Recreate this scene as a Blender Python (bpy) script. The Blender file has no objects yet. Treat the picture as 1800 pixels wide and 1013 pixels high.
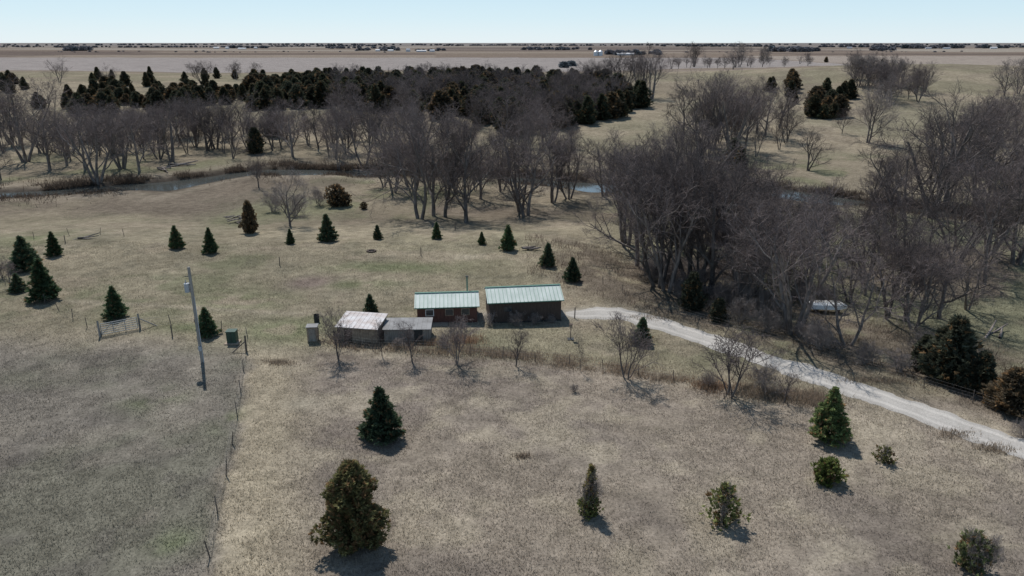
import bpy, math, random
import numpy as np
from mathutils import Vector, Matrix, Quaternion
random.seed(7); NR=np.random.default_rng(7)
S=bpy.context.scene
CAMH=30.0; F=1285.0; PIT=math.radians(18.56)

# ---------------------------------------------------------------- terrain
def ss(a,b,v):
    t=np.clip((v-a)/(b-a),0,1); return t*t*(3-2*t)
CX=[-400,-200,-118,-102,-81.6,-68,-37,-12,18,41,60,76,88,99,160,400]
CY=[150,158,167,174,183,200,198,196,178,174,170,160,147,139,125,110]
def creek_y(x): return np.interp(x,CX,CY)
def creek_w(x):
    return 4.6+4.2*np.exp(-((x+80)/10)**2)+4.2*np.exp(-((x-63)/10)**2)+2.6*np.exp(-((x-18)/6)**2)+0.7*np.sin(x*.3)
def pool(x): return np.exp(-((x+80)/11)**2)+np.exp(-((x-63)/12)**2)+np.exp(-((x-18)/6)**2)
def hgt(x,y):
    x=np.asarray(x,float); y=np.asarray(y,float)
    z=0.3*np.sin(x*.06+1)*np.sin(y*.07)+0.12*np.sin(x*.21+y*.13)
    s=(x+y-88)/1.414
    z=z-3.0*np.maximum(ss(105,150,y),0.85*ss(5,34,s)*ss(0,25,x))
    z=z+6*ss(215,340,y)+4*ss(330,460,y)-3*ss(600,1000,y)
    z=z+11.5*np.exp(-((x-235)/140)**2-((y-450)/105)**2)
    z=z+1.1*np.sin(x/47.+.5)*np.sin(y/61.)*ss(200,320,y)*(1-ss(600,1200,y))
    z=z+5*np.sin(x/900.+1.3)*np.sin(y/700.+.4)*ss(1100,2200,y)
    z=z-2.0*np.exp(-(np.abs(y-creek_y(x))/creek_w(x))**4)
    return z
TT=np.geomspace(15,30000,9000)
def G(px,py):
    """surveyed ground point (real position on the terrain) for a sight line"""
    a=math.tan(PIT+math.atan((py-506.5)/F))
    z=CAMH-TT*a
    X=(px-900)/F*(TT*math.cos(PIT)+(CAMH-z)*math.sin(PIT))
    d=z-hgt(X,TT); i=int(np.argmax(d<0)) if (d<0).any() else len(TT)-1
    return float(X[i]),float(TT[i])
def Htop(Y,py): return CAMH-Y*math.tan(PIT+math.atan((py-506.5)/F))
def hz(x,y): return float(hgt(x,y))
def scl(Y,z=0): return (Y*math.cos(PIT)+(CAMH-z)*math.sin(PIT))/F

# lattice noise
_L=NR.random((256,256))
def vn(x,y):
    xi=np.floor(x).astype(int); yi=np.floor(y).astype(int); fx=x-xi; fy=y-yi
    fx=fx*fx*(3-2*fx); fy=fy*fy*(3-2*fy)
    a=_L[xi&255,yi&255]; b=_L[(xi+1)&255,yi&255]; c=_L[xi&255,(yi+1)&255]; d=_L[(xi+1)&255,(yi+1)&255]
    return (a*(1-fx)+b*fx)*(1-fy)+(c*(1-fx)+d*fx)*fy
def fbm(x,y,s,o=4):
    r=0;a=.5;t=0
    for i in range(o):
        r=r+a*vn(x/s+13.7*i,y/s+7.1*i); t+=a; a*=.55; s*=.5
    return r/t
def inpoly(P,x,y):
    r=np.zeros(np.shape(x),bool); n=len(P)
    for i in range(n):
        x1,y1=P[i];x2,y2=P[(i+1)%n]
        if y1==y2: continue
        c=((y1>y)!=(y2>y))&(x<(x2-x1)*(y-y1)/(y2-y1)+x1); r^=c
    return r
def GP(L): return [G(a,b) for a,b in L]
def C(*c): return np.array(c,float)
fenceL=GP([(435,592),(428,650),(420,720),(405,790),(393,860),(375,935),(366,1013)])
fy=[p[1] for p in fenceL][::-1]; fx=[p[0] for p in fenceL][::-1]
strip=GP([(560,608),(700,615),(800,622),(900,632),(1000,643),(1100,655),(1200,672),(1300,692),(1400,706),(1470,712)])
sx=[p[0] for p in strip]; sy=[p[1] for p in strip]
def ell(x,y,px,py,rx,ry):
    c=G(px,py); e=G(px+rx,py); d=G(px,py-ry)
    return np.exp(-((x-c[0])/(e[0]-c[0]))**2-((y-c[1])/(d[1]-c[1]))**2)
pale_field=[( -1500,640),(-60,640),(150,700),(420,900),(420,1350),(-1700,1400)]
def zone(x,y):
    n1=fbm(x,y,14); n2=fbm(x+99,y+31,3.2); n3=fbm(x-50,y+77,40); n4=fbm(x+9,y-71,6.5)
    def mix(a,b,m): m=np.clip(m,0,1)[...,None]; return a*(1-m)+b*m
    Z0=np.zeros(np.shape(x)+(3,))
    col=Z0+C(.228,.188,.143)
    # right foreground field: pinkish tan with straw mottling
    col=mix(col,C(.168,.138,.113),ss(.42,.6,n1)*.8)
    col=mix(col,C(.165,.136,.115),ell(x,y,1020,735,330,70)*.75*ss(.25,.6,n4))
    col=mix(col,C(.295,.25,.178),ss(.52,.68,n2)*.6)
    col=mix(col,C(.30,.255,.185),ss(.55,.68,n4)*.5)
    mow=np.sin((x*.35+y)*3.1+2*n1)*.5+.5
    col=mix(col,C(.26,.22,.165),mow*.22)
    # band of straw right of fence
    fxx=np.interp(y,fy,fx)
    dx=x-fxx+ (n2-.5)*2.5
    band=ss(-.3,.8,dx)*(1-ss(2.5,8,dx))*ss(20,40,y)*(1-ss(66,74,y))
    col=mix(col,C(.31,.26,.175),band*.75)
    # left grey field
    left=(1-ss(-.8,.6,dx))*(1-ss(66,76,y+ (n1-.5)*6))
    lc=mix(Z0+C(.165,.145,.118),C(.142,.138,.098),ss(.45,.62,n1)*.6)
    lc=mix(lc,C(.105,.092,.08),ss(.53,.7,n2)*.45)
    lc=mix(lc,C(.215,.187,.148),ss(.5,.64,n4)*.55)
    col=mix(col,lc,left)
    # mid meadow
    yb=np.interp(x,sx,sy)
    mid=ss(-1.5,2.5,y-yb+(n1-.5)*4)
    mid=np.where(x<sx[0],ss(66,76,y+(n1-.5)*6),mid)
    mc=mix(Z0+C(.20,.171,.116),C(.142,.14,.082),ss(.42,.62,n1)*.8)
    mc=mix(mc,C(.27,.226,.152),ss(.48,.63,n3)*.55)
    mc=mix(mc,C(.255,.208,.148),ss(.52,.64,n4)*.55)
    mc=mix(mc,C(.135,.12,.085),ss(.56,.68,n2)*.45)
    col=mix(col,mc,mid)
    for a in [(500,580,80,22),(330,575,60,10),(620,500,90,8),(700,470,120,10),(420,530,90,15),(300,960,40,30),(400,740,20,20),(200,380,160,10),(560,320,60,8),(60,420,60,12),(270,700,50,20)]:
        col=mix(col,C(.105,.135,.055),ell(x,y,*a)*.6*ss(.3,.55,n2))
    col=mix(col,C(.2,.155,.125),ell(x,y,545,497,38,10)*1.3)
    col=mix(col,C(.3,.26,.19),ell(x,y,530,710,28,12)*.8)
    col=mix(col,C(.34,.31,.26),ell(x,y,1035,552,75,9)*1.2)
    col=mix(col,C(.32,.29,.24),ell(x,y,850,556,30,9)*1.2)
    col=mix(col,C(.29,.25,.18),ell(x,y,820,452,22,4)*.9)
    t=np.exp(-((y-(79.5+.0024*(x+10)**2))/.6)**2)*(1-ss(-12,-6,x))*ss(-60,-50,x); col=mix(col,C(.27,.23,.165),t*.7)
    # valley
    val=ss(118,150,y+(n1-.5)*14)
    vc=mix(Z0+C(.195,.162,.113),C(.14,.14,.08),ss(.5,.66,n1)*.8)
    vc=mix(vc,C(.125,.10,.077),ss(.42,.56,n3)*.75)
    col=mix(col,vc,val*(1-ss(215,260,y)))
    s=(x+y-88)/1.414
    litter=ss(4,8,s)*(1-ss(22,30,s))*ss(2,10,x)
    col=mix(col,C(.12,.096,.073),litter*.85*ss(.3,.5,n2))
    pr=ss(24,34,s)*ss(10,30,x)*(1-ss(150,170,y))
    col=mix(col,mix(Z0+C(.145,.145,.088),C(.125,.10,.077),ss(.45,.6,n1)),pr*.85)
    cd=np.abs(y-creek_y(x))/creek_w(x)
    col=mix(col,C(.24,.2,.148),(1-ss(2,3.4,cd))*.5)
    col=mix(col,C(.06,.048,.038),(1-ss(1.0,2.1+(n2-.5)*2,cd))*.95)
    # hills
    hc=mix(Z0+C(.245,.203,.14),C(.18,.16,.105),ss(.4,.58,n3)*.85)
    hc=mix(hc,C(.155,.126,.095),ss(.5,.66,n1)*.5)
    col=mix(col,hc,ss(205,250,y))
    # far fields
    far=ss(600,640,y)
    yy=y+ .03*x
    stripe=vn(yy*0+np.floor((yy)/330.)*3.3+.5,np.floor((x+yy*.1)/800.)*2.7+.5)
    fc=mix(Z0+C(.165,.128,.1),C(.21,.17,.132),ss(.4,.6,stripe))
    fc=mix(fc,C(.12,.093,.078),ss(.66,.7,stripe)); fc=mix(fc,C(.245,.21,.17),1-ss(.2,.24,stripe))
    fc=mix(fc,C(.17,.16,.155),ss(1500,9000,y)*.75)  # aerial haze painted in: ground colour fades to grey with distance
    pf=inpoly(pale_field,x,y)
    fc=np.where(pf[...,None],C(.235,.207,.19)*(0.9+.2*n1[...,None]),fc)
    rf=(y>620)&(y<1500)&(x>430)
    fc=np.where(rf[...,None],C(.245,.205,.17)*(0.9+.2*n1[...,None]),fc)
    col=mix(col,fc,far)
    lum=col.mean(-1,keepdims=True)
    return col*.86+lum*.14*C(1.04,1.0,.95)

# ---------------------------------------------------------------- materials
def nt(m): m.use_nodes=True; return m.node_tree.nodes,m.node_tree.links
def mat(name,c1,c2=None,rough=.8,scale=6,metal=0,bump=0,detail=4,stretch=None,spec=.25,objvar=0):
    m=bpy.data.materials.new(name); N,L=nt(m); b=N['Principled BSDF']
    b.inputs['Roughness'].default_value=rough; b.inputs['Metallic'].default_value=metal
    b.inputs['Specular IOR Level'].default_value=spec
    c2=c2 or tuple(v*.6 for v in c1)
    tc=N.new('ShaderNodeTexCoord'); mp=N.new('ShaderNodeMapping'); L.new(tc.outputs['Object'],mp.inputs[0])
    if stretch: mp.inputs['Scale'].default_value=stretch
    no=N.new('ShaderNodeTexNoise'); no.inputs['Scale'].default_value=scale; no.inputs['Detail'].default_value=detail
    L.new(mp.outputs[0],no.inputs['Vector'])
    r=N.new('ShaderNodeValToRGB'); r.color_ramp.elements[0].position=.35; r.color_ramp.elements[1].position=.65
    r.color_ramp.elements[0].color=(*c2,1); r.color_ramp.elements[1].color=(*c1,1)
    L.new(no.outputs[0],r.inputs[0]); src=r.outputs[0]
    if objvar:
        oi=N.new('ShaderNodeObjectInfo'); mr=N.new('ShaderNodeMapRange'); mr.inputs[3].default_value=1-objvar; mr.inputs[4].default_value=1+objvar; L.new(oi.outputs['Random'],mr.inputs[0])
        vm=N.new('ShaderNodeVectorMath'); vm.operation='SCALE'; L.new(src,vm.inputs[0]); L.new(mr.outputs[0],vm.inputs['Scale']); src=vm.outputs[0]
    L.new(src,b.inputs['Base Color'])
    if bump:
        bp=N.new('ShaderNodeBump'); bp.inputs['Strength'].default_value=bump; bp.inputs['Distance'].default_value=.05
        L.new(no.outputs[0],bp.inputs['Height']); L.new(bp.outputs[0],b.inputs['Normal'])
    return m
def attr_mat(name,rough=.85,trans=.3,objvar=.25,gain=1.0):
    m=bpy.data.materials.new(name); N,L=nt(m); b=N['Principled BSDF']; out=N['Material Output']
    a=N.new('ShaderNodeAttribute'); a.attribute_name='tint'
    oi=N.new('ShaderNodeObjectInfo'); mr=N.new('ShaderNodeMapRange')
    mr.inputs[3].default_value=(1-objvar)*gain; mr.inputs[4].default_value=(1+objvar)*gain; L.new(oi.outputs['Random'],mr.inputs[0])
    vm=N.new('ShaderNodeVectorMath'); vm.operation='SCALE'; L.new(a.outputs['Color'],vm.inputs[0]); L.new(mr.outputs[0],vm.inputs['Scale'])
    L.new(vm.outputs[0],b.inputs['Base Color']); b.inputs['Roughness'].default_value=rough; b.inputs['Specular IOR Level'].default_value=.15
    t=N.new('ShaderNodeBsdfTranslucent'); L.new(vm.outputs[0],t.inputs[0])
    mx=N.new('ShaderNodeMixShader'); mx.inputs[0].default_value=trans
    L.new(b.outputs[0],mx.inputs[1]); L.new(t.outputs[0],mx.inputs[2]); L.new(mx.outputs[0],out.inputs[0])
    return m
M_bark=mat('bark',(.22,.187,.165),(.10,.084,.075),.9,3,stretch=(1,1,.3),objvar=.3)
M_twig=mat('twig_bark',(.17,.137,.126),(.10,.08,.075),.9,.6,objvar=.38)
M_twigL=mat('pale_twig_bark',(.28,.24,.215),(.19,.16,.145),.9,.6,objvar=.2)
M_fol=attr_mat('conifer_foliage',trans=.35,gain=1.6)
M_farhaze=attr_mat('hazed_far_foliage',trans=.1,gain=1.75)  # gain pales the distant trees; aerial haze is put into their colour
M_grass=attr_mat('dry_grass',trans=.45,objvar=0)

# ---------------------------------------------------------------- mesh helpers
def mk(name,V,Fc,mats,mi=None,tint=None,smooth=False):
    me=bpy.data.meshes.new(name); V=np.asarray(V,np.float32); 
    if isinstance(Fc,np.ndarray):
        n,k=Fc.shape; me.vertices.add(len(V)); me.vertices.foreach_set('co',V.ravel())
        me.loops.add(n*k); me.loops.foreach_set('vertex_index',Fc.astype(np.int32).ravel())
        me.polygons.add(n); me.polygons.foreach_set('loop_start',np.arange(0,n*k,k,dtype=np.int32))
        try: me.polygons.foreach_set('loop_total',np.full(n,k,np.int32))
        except Exception: pass
    else: me.from_pydata(V.tolist(),[],Fc)
    for m in mats: me.materials.append(m)
    if mi is not None: me.polygons.foreach_set('material_index',np.asarray(mi,np.int32))
    if tint is not None:
        at=me.attributes.new('tint','FLOAT_COLOR','POINT'); c=np.ones((len(V),4),np.float32); c[:,:3]=tint; at.data.foreach_set('color',c.ravel())
    me.update(calc_edges=True); 
    if smooth: me.polygons.foreach_set('use_smooth',np.ones(len(me.polygons),bool))
    return me
def ob(name,me,loc=(0,0,0),rot=(0,0,0),sc=(1,1,1),parent=None):
    o=bpy.data.objects.new(name,me); o.location=loc; o.rotation_euler=rot; o.scale=sc
    S.collection.objects.link(o)
    if parent: o.parent=parent
    return o
def empty(name,loc=(0,0,0),rz=0):
    o=bpy.data.objects.new(name,None); o.location=loc; o.rotation_euler=(0,0,rz); S.collection.objects.link(o); return o
def prisms(segs,k):
    """tapered k-sided prisms -> verts, quads"""
    A=np.array([s[0] for s in segs],float);B=np.array([s[1] for s in segs],float);r0=np.array([s[2] for s in segs],float);r1=np.array([s[3] for s in segs],float)
    d=B-A; d/= np.linalg.norm(d,axis=1,keepdims=True)+1e-9
    ref=np.where(np.abs(d[:,2:3])>.9,C(1,0,0),C(0,0,1)); u=np.cross(d,ref); u/=np.linalg.norm(u,axis=1,keepdims=True); v=np.cross(d,u)
    n=len(A); V=np.zeros((n,2*k,3))
    for i in range(k):
        a=2*math.pi*i/k; w=u*math.cos(a)+v*math.sin(a)
        V[:,i]=A+w*r0[:,None]; V[:,k+i]=B+w*r1[:,None]
    q=np.array([[i,(i+1)%k,k+(i+1)%k,k+i] for i in range(k)])
    Fq=(q[None]+ (np.arange(n)*2*k)[:,None,None]).reshape(-1,4)
    return V.reshape(-1,3),Fq
def seg_mesh(name,segs,mats,thr=.05):
    big=[s for s in segs if s[2]>thr]; sm=[s for s in segs if s[2]<=thr]
    Vs=[];Fs=[];mi=[];o=0
    for g,k,m in ((big,6,0),(sm,3,1)):
        if not g: continue
        V,Fq=prisms(g,k); Vs.append(V);Fs.append(Fq+o);o+=len(V);mi+= [m]*len(Fq)
    return mk(name,np.vstack(Vs),np.vstack(Fs),mats,mi)
def bare_tree(name,seed,H=16,stems=1,limbs=6,spread=.7,n2=7,n3=7,n4=9,rt=.36,tw=.017,mats=None,low=.18,zp=.985):
    R=random.Random(seed); segs=[]
    def rv(s): return Vector((R.gauss(0,s),R.gauss(0,s),R.gauss(0,s)))
    def branch(p,d,L,r,lev):
        ns=(6,6,4,3,2)[lev]; cnt=(limbs,n2,n3,n4,0)[lev]; pts=[]
        q=p.copy(); dd=d.copy(); 
        r1=max(r*(.38 if lev<3 else .3),.005)
        for i in range(ns):
            w=(.07,.15,.17,.2,.25)[lev]; dd=(dd+rv(w)+Vector((0,0,(.06,.12,.09,.05,.03)[lev]))).normalized()
            e=q+dd*(L/ns); a=r+(r1-r)*i/ns; b=r+(r1-r)*(i+1)/ns
            segs.append((tuple(q),tuple(e),a,b)); pts.append((q.copy(),dd.copy(),a)); q=e
        pts.append((q,dd,r1))
        if lev>=4 or cnt==0: return
        start=(low if lev==0 else .22)
        for j in range(cnt):
            t=start+(1-start)*(j+R.random()*.9)/cnt; f=min(t*ns,ns-.01); k=int(f); f-=k
            b0,bd,br=pts[k]; b1=pts[k+1][0]; pp=b0.lerp(b1,f)
            ax=bd.orthogonal().normalized(); ax.rotate(Quaternion(bd,j*2.399+R.random()*1.2))
            ang=(spread*R.uniform(.65,1.15) if lev==0 else R.uniform(.45,.95))
            nd=(bd*math.cos(ang)+ax*math.sin(ang)).normalized()
            LL=L*R.uniform(.42,.68)*((1.15-.45*t) if lev>0 else (1.35-.6*t))
            if lev==3: LL=max(LL,.5*H/16)
            rr=max(br*R.uniform(.5,.68),tw*(1.0 if lev==3 else 1.3))
            branch(pp,nd,LL,rr,lev+1)
    for s in range(stems):
        a=s*2*math.pi/stems+R.random(); lean=(0.05 if stems==1 else R.uniform(.15,.38))
        d=Vector((math.cos(a)*lean,math.sin(a)*lean,1)).normalized()
        o=Vector((math.cos(a)*.3*H/16,math.sin(a)*.3*H/16,-.5)) if stems>1 else Vector((0,0,-.5))
        branch(o,d,H*R.uniform(.68,.85),rt*(1 if stems==1 else .72),0)
    zs=sorted(s[1][2] for s in segs); zm=zs[int(len(zs)*zp)-1]
    me=seg_mesh(name,segs,mats or [M_bark,M_twig]); me['h']=zm
    return me
def tufts(pos,outd,size,k,col,rng,wid=.28,jit=.6,up=.2):
    n=len(pos); P=np.repeat(pos,k,0); D=np.repeat(outd,k,0)+rng.normal(0,jit,(n*k,3)); D[:,2]+=up
    D/=np.linalg.norm(D,axis=1,keepdims=True)+1e-9
    sz=(np.repeat(size,k) if np.ndim(size) else np.full(n*k,size))*rng.uniform(.6,1.3,n*k)
    W=np.cross(D,rng.normal(0,1,(n*k,3))); W/=np.linalg.norm(W,axis=1,keepdims=True)+1e-9; W*=(sz*wid)[:,None]
    P=P+rng.normal(0,.15,(n*k,3))*sz[:,None]
    V=np.stack([P-W,P+W,P+D*sz[:,None]],1).reshape(-1,3)
    c=np.repeat(np.repeat(col,k,0)*rng.uniform(.75,1.25,(n*k,1)),3,0)
    return V,c
def conifer(name,seed,H=5,R=1.5,n=1400,k=6,size=.28,kind='spruce',c1=(.05,.075,.035),c2=(.03,.045,.025),brown=.1,pw=.85,low=.04,mats=None):
    g=np.random.default_rng(seed)
    if kind=='spruce':
        W=15; lev=g.integers(0,W,n*3); u=low+(lev+.5)/W*(1-low)+g.normal(0,.008,n*3)
        keep=g.random(n*3)<(1-u)*1.1+.06; u=u[keep][:n]; lev=lev[keep][:n]; m=len(u)
        nb=8; bi=g.integers(0,nb,m); off=g.random((W,nb))*.6; rl=.6+.62*g.random((W,nb))
        ang=(bi+off[lev,bi]+lev*.37)*2*math.pi/nb; t=np.sqrt(g.random(m))*.95+.08
        rad=R*np.clip(1-u,0.03,1)**pw*rl[lev,bi]*t; ang=ang+g.normal(0,.09,m)*(.5+t)
        z=u*H+rad*.12+g.normal(0,.04,m)
        pos=np.stack([np.cos(ang)*rad,np.sin(ang)*rad,z],1); outd=np.stack([np.cos(ang),np.sin(ang),np.full(m,.15)],1)
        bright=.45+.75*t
    else:
        m=n; u=low+g.random(n)**1.25*(1-low); ang=g.random(n)*2*math.pi
        ph=g.random(6)*6.28
        lump=1+.24*np.sin(3*ang+ph[0]+u*5)+.2*np.sin(5*ang+ph[1]-u*9)+.16*np.sin(u*17+ph[2]+2*ang)
        if kind=='cedar': prof=np.clip(1-u,0.02,1)**pw*np.minimum(1,.55+u*3)
        elif kind=='round': prof=np.sqrt(np.clip(1-(2*u-.9)**2/1.25,0.02,1))
        elif kind=='egg': prof=np.clip(1-u,0.02,1)**.5*np.minimum(1,.5+u*2.2)
        t=g.random(n)**.45; rad=R*prof*lump*t
        pos=np.stack([np.cos(ang)*rad,np.sin(ang)*rad,u*H],1); outd=np.stack([np.cos(ang),np.sin(ang),np.full(n,.6)],1)
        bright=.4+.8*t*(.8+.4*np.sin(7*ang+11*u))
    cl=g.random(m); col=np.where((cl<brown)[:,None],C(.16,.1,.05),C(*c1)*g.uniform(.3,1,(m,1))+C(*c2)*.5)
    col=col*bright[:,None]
    V,c=tufts(pos,outd,size,k,col,g)
    nF=len(V)//3; Ft=np.arange(len(V)).reshape(-1,3)
    # trunk (as triangles)
    TV,TF=prisms([((0,0,-.3),(0,0,H*.55),.035*R+.04,.03*R+.02),((0,0,H*.55),(0,0,H*.97),.03*R+.02,.01)],5)
    TF=np.vstack([TF[:,[0,1,2]],TF[:,[0,2,3]]])+len(V)
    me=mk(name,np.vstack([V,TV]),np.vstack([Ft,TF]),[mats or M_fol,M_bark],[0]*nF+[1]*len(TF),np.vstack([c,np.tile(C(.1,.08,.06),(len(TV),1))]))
    me['h']=H; return me

BIG=[bare_tree('bare_tree_a',1,16,1,7,.75),bare_tree('bare_tree_b',2,16,3,5,.6,6,6,8),bare_tree('bare_tree_c',3,16,1,8,.6,7,6,8),
     bare_tree('bare_tree_d',4,16,4,4,.65,6,6,7),bare_tree('bare_tree_e',5,16,2,6,.8,6,6,8),bare_tree('bare_tree_f',6,16,1,8,.95,7,6,8,low=.12),
     bare_tree('bare_tree_g',7,16,2,5,.7,6,6,6,rt=.42),bare_tree('bare_tree_h',8,16,3,4,.8,6,5,6,rt=.4)]
GREY=[bare_tree('grey_tree_a',11,15,2,7,.85,7,7,9,mats=[M_bark,M_twigL]),bare_tree('grey_tree_b',12,15,1,8,.9,7,7,9,mats=[M_bark,M_twigL],low=.1)]
SML=[bare_tree('small_tree_a',21,5,1,8,.6,5,5,4,rt=.1,tw=.009,low=.2,zp=1),bare_tree('small_tree_b',22,5,2,6,.5,5,5,5,rt=.09,tw=.009,low=.12,zp=1),bare_tree('small_tree_c',23,5,1,7,.5,5,5,4,rt=.08,tw=.009,low=.25,zp=1)]
SHR=[bare_tree('bare_shrub_a',31,3.5,6,5,.8,5,5,4,rt=.06,tw=.007,mats=[M_twig,M_twigL],low=.05),bare_tree('bare_shrub_b',32,3.5,9,4,.9,5,4,4,rt=.05,tw=.007,mats=[M_twig,M_twigL],low=.05)]
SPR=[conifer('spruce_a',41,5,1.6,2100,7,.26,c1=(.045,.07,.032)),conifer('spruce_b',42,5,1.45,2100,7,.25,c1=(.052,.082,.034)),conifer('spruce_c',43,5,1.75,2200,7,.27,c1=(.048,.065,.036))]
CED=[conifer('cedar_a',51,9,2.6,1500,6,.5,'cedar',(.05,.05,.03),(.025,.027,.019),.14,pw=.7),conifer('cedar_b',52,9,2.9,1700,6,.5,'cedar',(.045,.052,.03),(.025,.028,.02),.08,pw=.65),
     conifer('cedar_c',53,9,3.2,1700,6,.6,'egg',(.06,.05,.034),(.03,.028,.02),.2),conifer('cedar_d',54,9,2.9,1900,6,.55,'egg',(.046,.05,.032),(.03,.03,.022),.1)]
BOAT=G(1452,549)
def place(name,meshes,px,py,top=None,w=1.0,H=None,idx=None,parent=None):
    x,y=G(px,py); z=hz(x,y); me=meshes[idx if idx is not None else random.randrange(len(meshes))]
    h=H if H else Htop(y,top)-z
    s=h/me['h']; return ob(name,me,(x,y,z-.05),(0,0,random.random()*6.28),(s*w,s*w,s),parent)
def fill(name,meshes,poly,n,h0,h1,parent=None,w=1,mind=0,raw=False):
    P=poly if raw else GP(poly); xs=[p[0] for p in P]; ys=[p[1] for p in P]; k=0; t=0; pts=[]
    while k<n and t<n*60:
        t+=1; x=random.uniform(min(xs),max(xs)); y=random.uniform(min(ys),max(ys))
        if not bool(inpoly(P,np.array([x]),np.array([y]))[0]): continue
        if abs(y-float(creek_y(x)))<float(creek_w(x))+.5: continue
        if abs(x-BOAT[0])<7 and BOAT[1]-16<y<BOAT[1]+3: continue
        if mind and any((x-a)**2+(y-b)**2<mind*mind for a,b in pts): continue
        pts.append((x,y)); me=random.choice(meshes); s=random.uniform(h0,h1)/me['h']; ww=w*random.uniform(.85,1.15)
        ob(name,me,(x,y,hz(x,y)-.05),(0,0,random.random()*6.28),(s*ww,s*ww,s),parent); k+=1

# ---------------------------------------------------------------- ground sheet
def axis(a,b,st,outneg,outpos,gr=1.06):
    c=list(np.arange(a,b,st)); s=st; v=c[-1]
    while v<outpos: s*=gr; v+=s; c.append(v)
    s=st; v=c[0]; L=[]
    while v>outneg: s*=gr; v-=s; L.append(v)
    return np.array(L[::-1]+c)
gx=axis(-75,75,.5,-30000,30000,1.03); gy=axis(22,125,.5,-60,45000,1.013)
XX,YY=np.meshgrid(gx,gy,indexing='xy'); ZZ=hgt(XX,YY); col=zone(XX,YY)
nx,ny=len(gx),len(gy)
V=np.stack([XX,YY,ZZ],-1).reshape(-1,3)
i0=(np.arange(ny-1)[:,None]*nx+np.arange(nx-1)[None]).ravel()
Fq=np.stack([i0,i0+1,i0+nx+1,i0+nx],1)
m=bpy.data.materials.new('ground_turf'); N,L=nt(m); b=N['Principled BSDF']; b.inputs['Roughness'].default_value=1; b.inputs['Specular IOR Level'].default_value=0
a=N.new('ShaderNodeAttribute'); a.attribute_name='tint'; geo=N.new('ShaderNodeNewGeometry')
def noise(sc,det=3,ro=.6):
    n=N.new('ShaderNodeTexNoise'); n.inputs['Scale'].default_value=sc; n.inputs['Detail'].default_value=det; n.inputs['Roughness'].default_value=ro; L.new(geo.outputs['Position'],n.inputs['Vector']); return n
def mrange(src,a0,a1,b0,b1):
    r=N.new('ShaderNodeMapRange'); r.inputs[1].default_value=a0;r.inputs[2].default_value=a1;r.inputs[3].default_value=b0;r.inputs[4].default_value=b1; L.new(src,r.inputs[0]); return r.outputs[0]
def mul(p,q):
    x=N.new('ShaderNodeMath'); x.operation='MULTIPLY'; L.new(p,x.inputs[0]); L.new(q,x.inputs[1]); return x.outputs[0]
f1=noise(4.5,6,.8); f2=noise(.7,4); f3=noise(.09,3)
v=mul(mul(mrange(f1.outputs[0],.32,.68,.55,1.45),mrange(f2.outputs[0],.3,.7,.76,1.24)),mrange(f3.outputs[0],.3,.7,.85,1.15))
vm=N.new('ShaderNodeVectorMath'); vm.operation='SCALE'; L.new(a.outputs['Color'],vm.inputs[0]); L.new(v,vm.inputs['Scale']); L.new(vm.outputs[0],b.inputs['Base Color'])
bp=N.new('ShaderNodeBump'); bp.inputs['Strength'].default_value=.6; bp.inputs['Distance'].default_value=.14; L.new(f1.outputs[0],bp.inputs['Height']); L.new(bp.outputs[0],b.inputs['Normal'])
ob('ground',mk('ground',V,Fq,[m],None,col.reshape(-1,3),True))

# ---------------------------------------------------------------- grass blades
def blades(n,x,y,hmin,hmax,wid,gain=1.1,colf=None,lean=.6):
    z=hgt(x,y); c=(zone(x,y) if colf is None else colf(x,y))*NR.uniform(.55,1.5,(n,1))*gain
    a=NR.random(n)*6.28; h=NR.uniform(hmin,hmax,n); w=wid*NR.uniform(.6,1.4,n)
    B=np.stack([x,y,z-.01],1); W=np.stack([np.cos(a)*w,np.sin(a)*w,0*a],1)
    T=B+np.stack([NR.normal(0,lean,n)*h,NR.normal(0,lean,n)*h,h],1)
    return np.stack([B-W,B+W,T],1).reshape(-1,3),np.repeat(c,3,0)
n=620000; yy=24+ (NR.random(n)**1.15)*90; xx=NR.uniform(-1,1,n)*(yy*.73+14)
pat=fbm(xx,yy,2.5)+.5*fbm(xx+44,yy,9); keep=NR.random(n)<ss(.4,1.0,pat)*1.3+.1
xx,yy=xx[keep],yy[keep]
Vg,cg=blades(len(xx),xx,yy,.05,.22,.022,1.25)
grass_data=(Vg,cg,xx,yy)

# road
cl=GP([(985,553),(1035,551),(1075,549),(1120,559),(1170,574),(1230,593),(1300,616),(1360,637),(1420,656),(1490,681),(1560,704),(1640,733),(1720,761),(1800,790)])
cl=np.array(cl); 
d=cl[-1]-cl[-2]; cl=np.vstack([cl,cl[-1]+d*3,cl[-1]+d*8])
tt=np.r_[0,np.cumsum(np.linalg.norm(np.diff(cl,axis=0),axis=1))]
st=np.arange(0,tt[-1],.4); cxs=np.interp(st,tt,cl[:,0]); cys=np.interp(st,tt,cl[:,1])
ker=np.ones(13)/13; pad=6
cxs=np.convolve(np.pad(cxs,pad,'edge'),ker,'valid'); cys=np.convolve(np.pad(cys,pad,'edge'),ker,'valid')
tg=np.stack([np.gradient(cxs),np.gradient(cys)],1); tg/=np.linalg.norm(tg,axis=1,keepdims=True); nr=np.stack([-tg[:,1],tg[:,0]],1)
K=15; rows=[]
wl=1.7+.75*(fbm(st,st*0,1.6)-.5)*2; wr=1.7+.75*(fbm(st,st*0+50,1.3)-.5)*2
wl[:8]*=np.linspace(.3,1,8); wr[:8]*=np.linspace(.3,1,8)
tr=[]
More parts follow.
